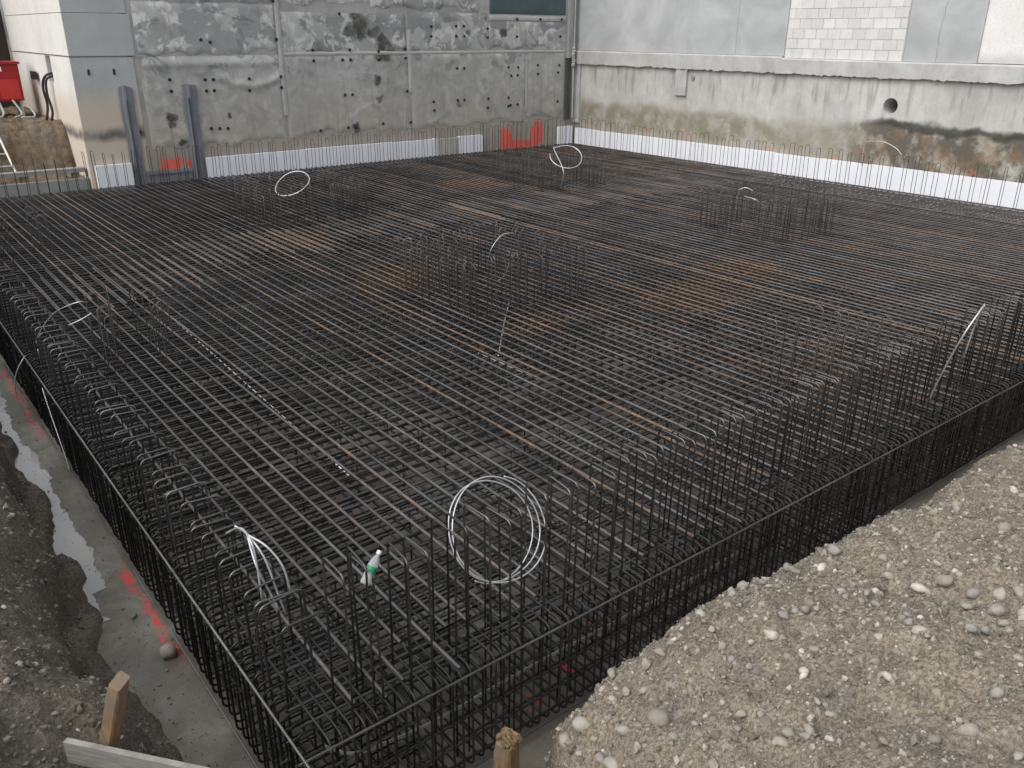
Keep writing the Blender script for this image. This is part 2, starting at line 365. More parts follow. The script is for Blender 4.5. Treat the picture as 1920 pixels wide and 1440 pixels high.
def debris():
    b_ = MB(); v, f = ico(1)
    for k in range(1500):
        near_left = random.random() < .6
        x_, y_ = (random.uniform(-.42, .0), random.uniform(.2, 7)) if near_left else (random.uniform(.6, 6), random.uniform(-.4, .0))
        if random.random() < .75:
            r_ = .002+random.paretovariate(2.2)*.0022; r_ = min(r_, .014)
            b_.add((v*r_*rng.uniform(.5, 1.1, 3)*(1+.2*rng.normal(size=(len(v), 1)))+np.array([x_, y_, r_*.35])).tolist(), f.tolist())
        else:
            t = random.uniform(0, 3.14); l = random.uniform(.008, .03)
            b_.tube([(x_, y_, .003), (x_+l*math.cos(t), y_+l*math.sin(t), random.uniform(.003, .012))], .0016, 3)
    o = b_.build('debris', GRAVEL, FLOOR); o['kind'] = 'stuff'
debris()

# ------------------------------------------------------------------ back walls
def membrane_mat():
    m = Mat('membrane_sheet', .8, 0, .3); p = m.pos(); x = m.xyz(p); r = m.obr()
    n1 = m.noise(p, .8, 6, .6, .6); n2 = m.noise(p, 5, 6, .65, .3); n3 = m.noise(m.scl(p, (1.3, 1, .9)), 1.3, 6, .62, 1.4)
    c = m.ramp(m.ma('ADD', m.ma('MULTIPLY', n1, .6), m.ma('MULTIPLY', n2, .4)), [(.32, (.27, .272, .262)), (.5, (.38, .382, .366)), (.68, (.50, .502, .488))])
    c = m.mix(m.ma('MULTIPLY', m.mr(x[2], 1.6, 2.9, 1, 0), m.mr(n1, .3, .65, .2, .75)), c, (.40, .36, .295))
    up = m.mr(x[2], 3.3, 3.45)
    pat = m.vor(m.warp(m.scl(p, (1.1, 1, 1.6)), 1.6, .9), 1.3, 'F1', 1); pv = m.xyz(pat)
    c = m.mix(m.ma('MULTIPLY', up, .6), c, m.ramp(pv[0], [(0, (.19, .20, .21)), (.35, (.31, .315, .32)), (.6, (.43, .435, .43)), (1, (.58, .585, .58))]))
    sm = m.ma('MULTIPLY', m.ma('MULTIPLY', m.mr(n3, .50, .56), m.mr(n2, .44, .52)), m.mr(x[2], 3.2, 3.5, .18, .85))
    c = m.mix(sm, c, (.66, .66, .64))
    dp = m.ma('MULTIPLY', m.mr(m.noise(m.scl(p, (1, 1, 1.4)), 1.1, 6, .62, 1.2), .56, .62), m.mr(x[2], 2.6, 3.4, .25, .8))
    c = m.mix(dp, c, (.19, .20, .215))
    run = m.ma('MULTIPLY', m.mr(m.noise(m.scl(p, (7, 1, .35)), 1.0, 5, .6), .55, .7), .45)
    c = m.mix(run, c, (.22, .205, .175))
    wp = m.warp(p, 3.5, .35)
    st = m.blobs(wp, [(a, 17.17, b, rr) for a, b, rr in STAINS], .45)
    c = m.mix(m.ma('MULTIPLY', st, m.mr(n2, .3, .6, .45, 1)), c, (.045, .042, .035))
    c = m.mix(m.ma('MULTIPLY', m.mr(r, 0, 1, 0, .16), 1), c, (.2, .2, .195))
    m.col(c); m.bump(n2, .2, .03); return m
STAINS = [(9.93, 4.0, .34), (9.63, 3.94, .2), (10.3, 3.85, .24), (10.61, 3.48, .34), (10.55, 3.7, .15), (9.95, 3.75, .14), (9.8, 4.3, .2), (10.44, 3.32, .18), (10.35, 2.75, .16), (10.38, 2.29, .14), (9.65, 1.61, .18), (13.25, 3.89, .14), (14.43, 3.9, .16), (5.05, 2.1, .17), (5.08, 1.93, .12), (5.26, 1.51, .15), (6.38, 2.06, .08), (12.9, 2.0, .1)]
MEMB = membrane_mat()
TAPE = concrete('pale_tape', (.36, .36, .345), (.50, .50, .48), 1.5, .75)
def lw_extra(m, p, c):
    x = m.xyz(p); n = m.noise(p, 3, 5, .65); wp = m.warp(p, 2.5, .25); xx = m.xyz(wp)
    c = m.mix(m.ma('MULTIPLY', m.mr(xx[2], 1.5, 2.2, 1, 0), m.mr(n, .3, .7, .4, .9)), c, (.33, .285, .225))
    wp = m.warp(p, 5, .55)
    red = m.ma('MAXIMUM', m.blobs(wp, [(14.55, 17.2, 1.0, .34, (1.1, .3, .8)), (15.7, 17.2, 1.05, .34, (1.1, .3, .7)), (15.1, 17.2, .8, .3, (.5, .3, 1.4))], .55), m.blobs(wp, [(4.95, 17.2, 1.1, .30, (.8, .3, 1.3)), (5.35, 17.2, 1.05, .12)], .5))
    return m.mix(m.ma('MULTIPLY', red, m.mr(m.noise(p, 9, 5, .75), .34, .5, .35, 1)), c, (.74, .13, .10))
LWALL = concrete('old_concrete_wall', (.30, .30, .29), (.46, .46, .445), .9, .88, lw_extra)
def pil_extra(m, p, c):
    x = m.xyz(p); xx = m.xyz(m.warp(p, 2, .25)); n = m.noise(p, 2.2, 5, .6)
    c = m.mix(m.ma('MULTIPLY', m.mr(xx[2], 2.2, 2.9, 1, 0), .8), c, (.56, .475, .38))
    c = m.mix(m.ma('MULTIPLY', m.band(xx[2], 1.72, 1.92, .09), m.mr(n, .3, .55, .4, .9)), c, (.105, .105, .095))
    return m.mix(m.ma('MULTIPLY', m.band(x[2], 3.36, 3.39, .008), .7), c, (.12, .12, .115))
PILC = concrete('pilaster_concrete', (.36, .38, .375), (.47, .49, .485), .7, .85, pil_extra, .12)
SIDE_LIT = concrete('side_concrete_lit_tone', (.60, .585, .555), (.74, .73, .70), .7, .8, pil_extra, .1)  # brightness from the open sky on this side is put into the colour
TEAL = concrete('teal_sheet', (.055, .085, .09), (.085, .125, .13), 1, .6)
STRIPM = concrete('grey_sealing_sheet', (.15, .16, .18), (.23, .24, .265), 2.2, .85)
DARKGAP = concrete('dark_joint', (.05, .052, .052), (.09, .092, .09), 2, .8)

LW = thing('concrete_wall', 'stained grey wall with old membrane sheets and rows of bolts, behind the mat', 'wall', (10, 17.2, 0))
def part(mb, name, mat, parent, smooth=False):
    """mesh given in world coordinates, stored relative to the parent's base"""
    l = parent.location if parent.parent is None else parent.parent.location
    mb.v = [(a-l[0], b-l[1], c-l[2]) for a, b, c in mb.v]
    return mb.build(name, mat, parent, smooth)
part(MB().box((4.45, 17.2, -.1), (17.6, 17.7, 7.2)), 'wall_body', LWALL, LW)
def sheet(x0, x1, zt, zb, amp, seed, nm='membrane_sheet', mat=MEMB, fold=None, base=.012):
    nx = max(4, int((x1-x0)/.05)); nz = max(4, int((zt-zb)/.05)); V = []; Fc = []
    for i in range(nx+1):
        x = x0+(x1-x0)*i/nx
        et = zt+.02*float(fbm(x*2.1+seed, 3.3, 3)); eb = zb+.16*float(fbm(x*1.9+seed*3, 8.8, 4, .6))*(nm == 'membrane_sheet')
        for j in range(nz+1):
            z = eb+(et-eb)*j/nz
            h = base+amp*(.55+float(fbm(x*.9+seed, z*.9+seed*2, 4)))+amp*.8*abs(float(fbm(x*2.4+z*1.1+seed, z*1.3-x*.8, 3)))
            h += amp*.7*max(0, .12-abs(float(vnoise(x*1.4+z*1.9+seed*5, z*1.2-x*.7+seed))))/.12
            if fold: h += fold(x, z)
            ed = min(i, nx-i, j, nz-j)
            if ed == 0: h = .004 if nm != 'seam_tape' else base*.7
            elif ed == 1: h = max(.008, h*.8)
            V.append((x+.02*float(fbm(z*2+seed, 5.5+seed, 3))*(i in (0, nx)), 17.2-max(h, .006), z))
    for i in range(nx):
        for j in range(nz): a = i*(nz+1)+j; Fc.append((a, a+nz+1, a+nz+2, a+1))
    return part(MB().add(V, Fc), nm, mat, LW, True)
def swoop(x, z):
    c = 2.93-.22*max(0, 1-((x-7.0)/.75)**2) if 6.2 < x < 7.8 else 9
    return .05*math.exp(-((z-c)/.09)**2)+.03*math.exp(-((z-3.2)/.08)**2)
sheet(4.56, 7.76, 3.37, 1.45, .016, 1, fold=swoop)
sheet(7.82, 11.3, 3.36, 1.55, .015, 2)
sheet(11.36, 15.25, 3.37, 1.52, .017, 3)
sheet(15.3, 16.72, 3.37, 1.60, .014, 4)
sheet(4.56, 7.7, 4.45, 3.44, .014, 5); sheet(7.85, 11.25, 4.30, 3.43, .012, 6); sheet(11.33, 13.85, 4.36, 3.43, .012, 7); sheet(13.92, 16.72, 4.18, 3.43, .016, 8)
sheet(4.56, 10.2, 5.6, 4.5, .02, 9); sheet(10.26, 13.6, 5.6, 4.42, .02, 10)
sheet(13.95, 16.72, 5.6, 4.36, .01, 13, 'teal_sheet', TEAL)
sheet(7.8, 16.72, 3.43, 3.345, .006, 14, 'seam_tape', TAPE, base=.028)
sheet(13.9, 16.74, 4.33, 4.2, .006, 15, 'seam_tape', TAPE, base=.03)
sheet(7.72, 7.85, 4.7, 2.0, .006, 16, 'seam_tape', TAPE, base=.045)
sheet(11.27, 11.39, 3.95, 2.4, .006, 17, 'seam_tape', TAPE, base=.03)
sheet(15.22, 15.33, 3.30, 1.75, .006, 18, 'seam_tape', TAPE, base=.03)
BOLTS = [(5.94, 3.7), (6.14, 3.65), (7.71, 3.71), (8.61, 3.47), (8.61, 3.23), (5.14, 2.89), (5.92, 2.87), (6.11, 2.87), (5.14, 2.65), (5.92, 2.63), (6.1, 2.63), (6.95, 2.86), (6.93, 2.61), (7.73, 2.89), (7.72, 2.65), (4.35, 1.83), (5.92, 1.81), (6.12, 1.8), (6.31, 1.79), (8.65, 1.6), (7.71, 4.53), (9.38, 4.28), (12.02, 4.02), (12.01, 3.78), (12.81, 4.04), (13.06, 4.04), (12.81, 3.79), (13.07, 3.79), (13.86, 3.98), (13.86, 3.76), (14.89, 4.23), (15.74, 4.24), (16.55, 4.25), (14.89, 3.78), (16.51, 3.79), (9.6, 3.47), (10.41, 3.43), (11.19, 3.48), (9.39, 3.24), (9.61, 3.24), (10.41, 3.23), (11.2, 3.26), (12.82, 2.98), (13.05, 2.98), (14.59, 2.98), (14.94, 2.97), (15.67, 3.02), (15.68, 2.78), (16.5, 3.0), (16.46, 2.8), (14.69, 2.75), (14.92, 2.76), (9.39, 2.42), (9.6, 2.42), (11.21, 2.45), (12.03, 2.15), (12.04, 1.93), (12.82, 2.16), (13.04, 2.16), (13.87, 2.16), (13.85, 1.92), (14.59, 2.16), (14.59, 1.93), (14.67, 1.95), (14.93, 1.96), (16.47, 1.98), (9.42, 1.63), (9.64, 1.62), (10.44, 1.67), (11.28, 1.66)]
BOLTM = Mat('black_bolt', .5, .4); BOLTM.col((.035, .035, .035))
b = MB(); b.tube([(0, 0, 0), (0, -.012, 0)], [.038, .033], 12).tube([(0, -.01, 0), (0, -.04, 0)], .015, 6)
bme = b.mesh('bolt', BOLTM)
for x, z in BOLTS: link('bolt', bme, LW, (x-10, -.045, z))
# dark joint, metal angle and cable in the corner
CJ = thing('corner_joint', 'dark vertical joint with metal angle and grey cable in the wall corner', 'joint cover', (16.85, 17.1, 0))
part(MB().box((16.76, 17.12, 1.45), (16.95, 17.24, 3.2)), 'joint_board', DARKGAP, CJ)
part(MB().box((16.80, 17.08, 3.2), (16.93, 17.24, 7.2)), 'metal_angle', concrete('zinc_angle', (.26, .27, .27), (.36, .37, .37), 2, .5), CJ)
part(MB().tube([(17.0, 17.08, 1.5), (17.01, 17.09, 2.2), (16.99, 17.08, 3.0), (17.0, 17.08, 4), (17.0, 17.08, 7.1)], .022, 8), 'cable', TAPE, CJ)
mb = MB()
for k in range(26): z = 2.95+.5*random.random(); mb.tube([(16.97+.08*random.random()-.04, 17.06+.04*random.random(), z), (16.97+.1*random.random()-.05, 17.05, z+.05)], .03+.03*random.random(), 6)
part(mb, 'mortar_lump', LWALL, CJ)

# pilaster at the free end of the wall, with its side toned as skylit
PI = thing('wall_pier', 'smooth grey concrete wall end with side face coloured bright as skylit and cast seams', 'pier', (3.8, 17.2, 0))
def pier():
    # front face is grey, the side's paler colour stands in for skylight; a square opening sits in the side
    part(MB().box((3.21, 17.185, -.1), (4.448, 17.6, 3.365)), 'lower_lift', PILC, PI)
    part(MB().box((3.205, 17.175, 3.38), (4.50, 17.6, 4.20)), 'middle_lift', PILC, PI)
    part(MB().box((3.21, 17.18, 4.213), (4.448, 17.6, 7.2)), 'upper_lift', PILC, PI)
    for z0, z1 in ((4.215, 7.2), (3.39, 4.203)):
        part(MB().box((3.20, 17.19, z0), (3.9, 23.4, z1)) if z0 > 4 else MB().box((3.195, 17.18, z0), (3.9, 23.4, z1)), 'side_lift', SIDE_LIT, PI)
    m = MB()
    for a, b_ in (((3.2, 17.19, -.1), (3.9, 19.02, 3.375)), ((3.2, 19.5, -.1), (3.9, 23.4, 3.375)), ((3.2, 19.02, -.1), (3.9, 19.5, 2.80)), ((3.2, 19.02, 3.36), (3.9, 19.5, 3.375))): m.box(a, b_)
    part(m, 'side_lift', SIDE_LIT, PI)
    part(MB().box((3.72, 19.0, 2.78), (3.88, 19.52, 3.37)), 'niche_back', LWALL, PI)
    for x in (3.52, 4.02): part(MB().box((x-.02, 17.165, 3.02), (x+.02, 17.19, 3.13)), 'tie_slot', BOLTM, PI)
pier()
# grey folded sealing strips on the wall
for nm_, x0, x1, lab in (('l', 4.05, 4.33, 'grey vertical sealing strip beside the smooth wall end'), ('r', 5.36, 5.64, 'grey vertical sealing strip beside the wall membrane')):
    S = thing('sealing_strip', lab, 'sealing strip', ((x0+x1)/2, 17.1, 0), 'folded grey sealing strips')
    V = []; n = 16
    prof = [(x0, .02), (x0+.06, .03), (x0+.085, .05), (x0+.13, .06), (x0+.15, .035), (x1, .03), (x1, .0), (x0, 0)]
    for k in range(n+1):
        z = .5+2.24*k/n+(0 if k < n else .03)
        for a, h in prof: V.append((a+.012*math.sin(k*.9)+.03*(k/n)**2*(1 if nm_ == 'r' else -.6), 17.165-h-(.03 if nm_ == 'r' else 0), z+.03*math.sin(a*20)*(k == n)))
    q = len(prof); part(MB().add(V, [(k*q+i, k*q+(i+1) % q, (k+1)*q+(i+1) % q, (k+1)*q+i) for k in range(n) for i in range(q)]+[tuple(n*q+i for i in range(q))]), 'folded_sheet', STRIPM, S)
    part(MB().box((x0+.10, 17.05 if nm_ == 'r' else 17.085, .5), (x0+.118, 17.11, 2.5)), 'centre_fin', DARKGAP, S)
S = thing('sealing_strip', 'grey horizontal sealing strip under the red paint patch', 'sealing strip', (4.85, 17.1, 0), 'folded grey sealing strips')
part(MB().box((4.34, 17.13, .55), (5.35, 17.17, .98)).box((4.34, 17.10, .9), (5.35, 17.14, .96)), 'folded_sheet', STRIPM, S)

# right-hand wall
def rw_extra(m, p, c):
    x = m.xyz(p); wp = m.warp(p, 1.6, .5); xx = m.xyz(wp); n = m.noise(p, 2.4, 6, .65); n2 = m.noise(m.scl(p, (1, 2.5, .4)), 2.2, 5, .6); nb = m.mr(m.noise(p, .9, 6, .62, .5), .3, .7)
    up = m.mr(x[2], 3.36, 3.40)
    c = m.mix(m.ma('MULTIPLY', up, .9), c, m.mix(nb, (.34, .35, .36), (.47, .485, .495)))
    drip = m.ma('MULTIPLY', m.mr(n2, .5, .68), m.ma('MULTIPLY', m.mr(x[2], 1.9, 2.6), m.mr(x[2], 3.0, 3.1, 1, 0)))
    c = m.mix(m.ma('MULTIPLY', drip, .45), c, (.14, .135, .115))
    low = m.mr(xx[2], 1.85, 2.15, 1, 0)
    c = m.mix(m.ma('MULTIPLY', low, m.mr(n, .25, .65, .35, .85)), c, m.mix(n, (.20, .185, .13), (.33, .295, .225)))
    front = m.mr(x[1], 8.8, 7.0)
    dk = m.ma('MULTIPLY', m.ma('MULTIPLY', front, m.mr(xx[2], 2.0, 2.2, 1, 0)), m.mr(m.noise(p, 1.5, 6, .7), .38, .55))
    c = m.mix(m.ma('MULTIPLY', dk, .8), c, (.055, .05, .035))
    c = m.mix(m.ma('MULTIPLY', m.ma('MULTIPLY', front, low), m.mr(n, .45, .65, 0, .6)), c, (.24, .155, .10))
    rim = m.ma('MULTIPLY', m.band(xx[2], 1.98, 2.16, .06), m.mr(x[1], 7.8, 7.0))
    c = m.mix(m.ma('MULTIPLY', rim, .85), c, (.035, .04, .028))
    gr = m.ma('MULTIPLY', m.ma('MULTIPLY', m.band(xx[2], 1.3, 1.9, .2), m.mr(x[1], 8, 11)), m.mr(n, .4, .6))
    c = m.mix(m.ma('MULTIPLY', gr, .5), c, (.15, .145, .085))
    wr = m.warp(p, 6, .22)
    red = m.blobs(wr, [(17.2, 16.35, 2.56, .12, (1, 1.6, .8)), (17.2, 14.24, 2.55, .11), (17.2, 16.4, 1.33, .16, (1, .7, 1.6)), (17.2, 15.55, 1.33, .13), (17.2, 14.1, 1.32, .2, (1, .6, 1.6)), (17.2, 12.6, 1.31, .2, (1, .6, 1.8)), (17.2, 11.3, 1.29, .2, (1, .6, 1.8)), (17.2, 9.9, 1.27, .22, (1, .6, 1.8)), (17.2, 8.2, 1.24, .2, (1, .6, 1.8)), (17.2, 5.05, 1.27, .16, (1, 1, 1))], .35)
    c = m.mix(m.ma('MULTIPLY', red, m.mr(m.noise(p, 7, 4, .7), .45, .62, .0, .5)), c, (.55, .15, .11))
    seam = m.ma('MULTIPLY', up, m.ma('MAXIMUM', m.band(x[1], 11.315, 11.335, .006), m.band(xx[1], 6.2, 6.23, .01)))
    return m.mix(m.ma('MULTIPLY', seam, .5), c, (.2, .2, .2))
RWALL = concrete('right_concrete_wall', (.38, .375, .355), (.60, .595, .57), .8, .85, rw_extra, .2)
LEDGE = concrete('ledge_concrete', (.36, .36, .35), (.52, .525, .515), 1.6, .85)
WHITE = concrete('white_render', (.68, .67, .65), (.80, .80, .79), .6, .8, lambda m, p, c: m.mix(m.ma('MULTIPLY', m.mr(m.xyz(m.warp(p, 3, .2))[2], 3.38, 3.62, 1, 0), .55), c, (.33, .33, .32)), .08)
RW = thing('foundation_wall', 'long concrete wall with projecting ledge, pipe hole and mossy lower part', 'wall', (17.2, 8, 0))
def right_wall():
    y0, y1 = -9, 17.7; hy, hz, r = 7.05, 2.46, .165
    m = MB(); s = .4
    def quad(ya, yb, za, zb): m.add([(17.2, ya, za), (17.2, yb, za), (17.2, yb, zb), (17.2, ya, zb)], [(0, 3, 2, 1)])
    quad(y0, hy-s, -.1, 3.2); quad(hy+s, y1, -.1, 3.2); quad(hy-s, hy+s, -.1, hz-s); quad(hy-s, hy+s, hz+s, 3.2)
    n = 32; A = []; B = []
    for k in range(n):
        t = 2*math.pi*k/n; cy, cz = math.cos(t), math.sin(t); q = s/max(abs(cy), abs(cz))
        A.append((17.2, hy+cy*r, hz+cz*r)); B.append((17.2, hy+cy*q, hz+cz*q))
    C_ = [(17.75, b_, c_) for a_, b_, c_ in A]
    m.add(A+B+C_, [(k, n+k, n+(k+1) % n, (k+1) % n) for k in range(n)]+[(k, (k+1) % n, 2*n+(k+1) % n, 2*n+k) for k in range(n)])
    part(m, 'lower_wall', RWALL, RW)
    part(MB().box((17.74, hy-.3, hz-.3), (17.8, hy+.3, hz+.3)), 'hole_back', DARKGAP, RW)
    # upper bays, set back a little behind the ledge
    part(MB().box((17.19, 9.90, 3.41), (17.6, 17.3, 7.2)), 'upper_wall', RWALL, RW)
    part(MB().box((17.19, 5.46, 3.37), (17.6, 6.95, 7.2)), 'upper_wall', RWALL, RW)
    part(MB().box((17.20, -9, 3.38), (17.6, 5.44, 7.2)), 'white_panel', WHITE, RW)
    part(MB().box((17.16, 5.40, 3.375), (17.5, 5.47, 7.2)), 'panel_edge', RWALL, RW)
    # ledge with a rough lower edge
    V = []; N = 700
    for k in range(N+1):
        y = -9+26.19*k/N; e = .025*float(fbm(y*2.4, 1.5, 3, .6))+.03*float(fbm(y*14, 4.5, 4, .7)); t = 3.40 if y > 9.9 else 3.362
        V += [(17.2, y, 3.04+e), (17.10+.02*float(fbm(y*3, 6, 3)), y, 3.03+e), (17.105, y, t-.03), (17.13, y, t), (17.25, y, t)]
    part(MB().add(V, [(k*5+i, k*5+i+1, (k+1)*5+i+1, (k+1)*5+i) for k in range(N) for i in range(4)]), 'ledge', LEDGE, RW, False)
    part(MB().box((17.135, 16.93, 1.35), (17.22, 17.2, 3.03)), 'corner_strip', LEDGE, RW)
    part(MB().box((17.125, 12.78, 2.36), (17.22, 13.15, 3.06)), 'ledge_bracket', LEDGE, RW)
    part(MB().tube([(17.25, 12.6, 2.815), (17.165, 12.6, 2.815)], .055, 14).tube([(17.17, 12.6, 2.815), (17.16, 12.6, 2.815)], .05, 14), 'pipe_stub', concrete('pipe_grey', (.22, .22, .22), (.3, .3, .3), 3), RW)
right_wall()
BLOCKM = Mat('white_block', .85, 0, .2); p_ = BLOCKM.pos(); BLOCKM.col(BLOCKM.mix(BLOCKM.mr(BLOCKM.noise(p_, 4, 5, .65), .35, .75, 0, .35), BLOCKM.mix(BLOCKM.obr(), (.58, .58, .57), (.69, .69, .675)), (.45, .45, .44))); BLOCKM.bump(BLOCKM.noise(p_, 25, 4), .25, .01)
def blocks():
    bw, bh, j = .305, .212, .0055; n = 0
    part(MB().box((17.214, 6.97, 3.36), (17.55, 9.90, 5.5)), 'mortar_bed', concrete('pale_mortar', (.44, .44, .43), (.56, .56, .55), 3), RW)
    part(MB().box((17.19, 6.96, 5.5), (17.6, 9.89, 7.2)), 'lintel', RWALL, RW)
    for row in range(10):
        z0 = 3.365+row*bh; y = 6.985-(bw/2 if row % 2 else 0)
        while y < 9.88:
            a, b_ = max(y, 6.985), min(y+bw, 9.885)
            if b_-a > .05:
                d = random.uniform(-.003, .003)
                part(MB().box((17.205+d, a+j, z0+j), (17.3, b_-j, z0+bh-j)), 'block', BLOCKM, RW)
            y += bw
blocks()

# insulation boards along the foot of both walls
FOAM = Mat('insulation_foam', .7, 0, .3); p_ = FOAM.pos()
FOAM.col(FOAM.mix(FOAM.mr(FOAM.noise(p_, 3, 5), .4, .75, 0, .35), (.80, .82, .87), (.72, .74, .78)))
BEIGE = concrete('beige_board', (.42, .40, .37), (.52, .50, .47), 2)
def foam(lab, x0, x1, axis_, mat=FOAM, top=1.19, L=1.25):
    T = thing('insulation_strip', lab, 'insulation board', ((x0+x1)/2, 17.1, 0) if axis_ == 'x' else (17.1, (x0+x1)/2, 0), 'insulation strips at the wall foot')
    a = x0
    while a < x1-.02:
        b_ = min(a+L, x1); d = random.uniform(0, .012); t = top+random.uniform(-.012, .012)
        bx = MB().box((a+.003, 17.06+d, .3), (b_-.003, 17.17, t)) if axis_ == 'x' else MB().box((17.05+d, a+.003, .3), (17.17, b_-.003, t))
        part(bx, 'board', mat, T); a = b_
foam('short white insulation board between wall end and grey sealing strip', 3.3, 4.04, 'x')
foam('white insulation boards along the membrane wall', 5.68, 12.05, 'x')
foam('beige insulation board between white boards at the wall foot', 12.06, 12.75, 'x', BEIGE)
foam('white insulation board left of the red paint on the wall', 12.76, 13.6, 'x', FOAM, 1.2)
foam('white insulation board in the wall corner', 16.45, 17.03, 'x', FOAM, 1.25)
foam('white insulation boards along the mossy concrete wall', 1.0, 17.0, 'y', FOAM, 1.2)

# ------------------------------------------------------------------ reinforcement
XM, YM, ZM, SP = 16.93, 16.90, .78, .14
CAGE = thing('reinforcement_cage', 'large dark steel reinforcement cage filling the excavation', 'rebar cage')
def barmesh(d, n=7): return MB().tube([(0, 0, 0), (1, 0, 0)], d/2, n).mesh('bar', REBAR, True)
B20, B18, B14, B12 = barmesh(.0235), barmesh(.0185), barmesh(.015), barmesh(.013)
def shade(o, t=None, r=None, b=0):
    o.color = (t if t is not None else random.uniform(.62, 1.15), r if r is not None else (random.uniform(.6, 1) if random.random() < .13 else random.uniform(0, .2)), b, 1); return o
TONE = dict(top_bar=(.75, 1.35), cross_bar=(.45, .82), lower_cross_bar=(.35, .6), lower_bar=(.35, .6), bottom_bar=(.4, .7), bottom_cross_bar=(.4, .7), side_bar=(.55, .85))  # deeper layers toned darker: shade inside the cage put into the colour
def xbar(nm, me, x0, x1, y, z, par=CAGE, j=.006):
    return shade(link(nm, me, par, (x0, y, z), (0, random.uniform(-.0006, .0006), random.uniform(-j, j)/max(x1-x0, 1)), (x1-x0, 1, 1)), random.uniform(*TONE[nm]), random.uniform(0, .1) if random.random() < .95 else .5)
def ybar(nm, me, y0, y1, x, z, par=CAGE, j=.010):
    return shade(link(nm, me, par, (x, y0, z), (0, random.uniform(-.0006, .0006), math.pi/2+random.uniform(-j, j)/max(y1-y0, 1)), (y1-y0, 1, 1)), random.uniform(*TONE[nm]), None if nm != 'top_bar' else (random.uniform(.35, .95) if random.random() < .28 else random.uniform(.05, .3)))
k = 0; x = .33
while x < XM-.05:
    jx = random.uniform(-.014, .014); lap = 10.0+.35*math.sin(k*.55)*.5+random.choice((-.18, 0, .16))-(1.05 if x < 2.6 else 0); hl = random.uniform(.78, .98)
    fr = random.uniform(.03, .22) if random.random() < .5 else random.uniform(.05, .5)
    ybar('top_bar', B20, fr, lap+hl, x+jx, ZM-.011); ybar('top_bar', B20, lap-hl, YM, x+jx+.027, ZM-.011)
    x += SP*random.uniform(.93, 1.07); k += 1
y = .20
while y < YM:
    jy = random.uniform(-.01, .01); lap = 8.6+random.choice((-.5, .5, 0)); hl = .6
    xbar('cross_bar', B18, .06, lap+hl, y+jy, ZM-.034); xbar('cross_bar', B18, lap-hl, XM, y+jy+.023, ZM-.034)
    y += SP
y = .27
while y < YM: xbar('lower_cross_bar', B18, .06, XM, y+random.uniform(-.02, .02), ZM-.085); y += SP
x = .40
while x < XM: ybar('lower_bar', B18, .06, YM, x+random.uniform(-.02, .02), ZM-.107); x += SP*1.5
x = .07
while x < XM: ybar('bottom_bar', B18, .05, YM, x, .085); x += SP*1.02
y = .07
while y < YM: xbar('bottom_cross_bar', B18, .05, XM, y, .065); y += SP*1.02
# edge stirrups: U bars bent round the two open edges
def ubar(d, top, bot, zt, zb, r):
    P = [(top, 0, zt)]+arc((0, 0, zt), (1, 0, 0), (0, 0, -1), r, 5)+arc((0, 0, zb), (0, 0, 1), (1, 0, 0), r, 4)+[(bot, 0, zb)]
    return MB().tube(P, d/2, 6).mesh('edge_stirrup', REBAR, True)
US = [ubar(.0135, t, .8, ZM-.030+dz, .05, .06) for t, dz in ((1.15, 0), (1.35, .004), (1.55, -.004), (.95, 0))]
USL = [ubar(.0145, t, .8, ZM-.034, .052, .045) for t in (1.2, 1.5, 1.75, 1.0)]
x = .12
while x < XM-.05:                                     # along the near right edge (Y = 0)
    for q in (0, .068):
        o = link('edge_stirrup', random.choice(US), CAGE, (x+q+random.uniform(-.012, .012), .012+random.uniform(-.008, .008), 0), (random.uniform(-.006, .006), 0, math.pi/2+random.uniform(-.012, .012))); shade(o, random.uniform(.28, .6), random.uniform(0, .12))  # dark tone paints the shade on this edge face into the steel
        if x > 11: break
    x += SP
y = .15
while y < YM-.05:                                     # along the left edge (X = 0)
    o = link('edge_stirrup', random.choice(USL), CAGE, (.012+random.uniform(-.008, .008), y+random.uniform(-.012, .012), 0), (0, random.uniform(-.006, .006), random.uniform(-.012, .012))); shade(o, random.uniform(.12, .28), .03)  # near-black tone: shade on the trench-side face put into the colour
    y += SP*.55
for z, dd in ((.745, .0), (.58, .03), (.42, .03), (.25, .03), (.085, -.002)):  # inner side bars darkened too, as painted shade of the edge faces
    a = -.012 if dd <= 0 else .032
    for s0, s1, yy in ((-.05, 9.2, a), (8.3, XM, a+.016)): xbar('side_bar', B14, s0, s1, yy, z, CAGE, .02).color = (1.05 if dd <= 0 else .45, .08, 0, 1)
    for s0, s1, xx in ((-.06, 8.8, a-.004), (8.0, YM, a+.012)): ybar('side_bar', B14, s0, s1, xx, z, CAGE, .02).color = (2.2 if dd <= 0 else .3, .05, .4 if dd <= 0 else 0, 1)
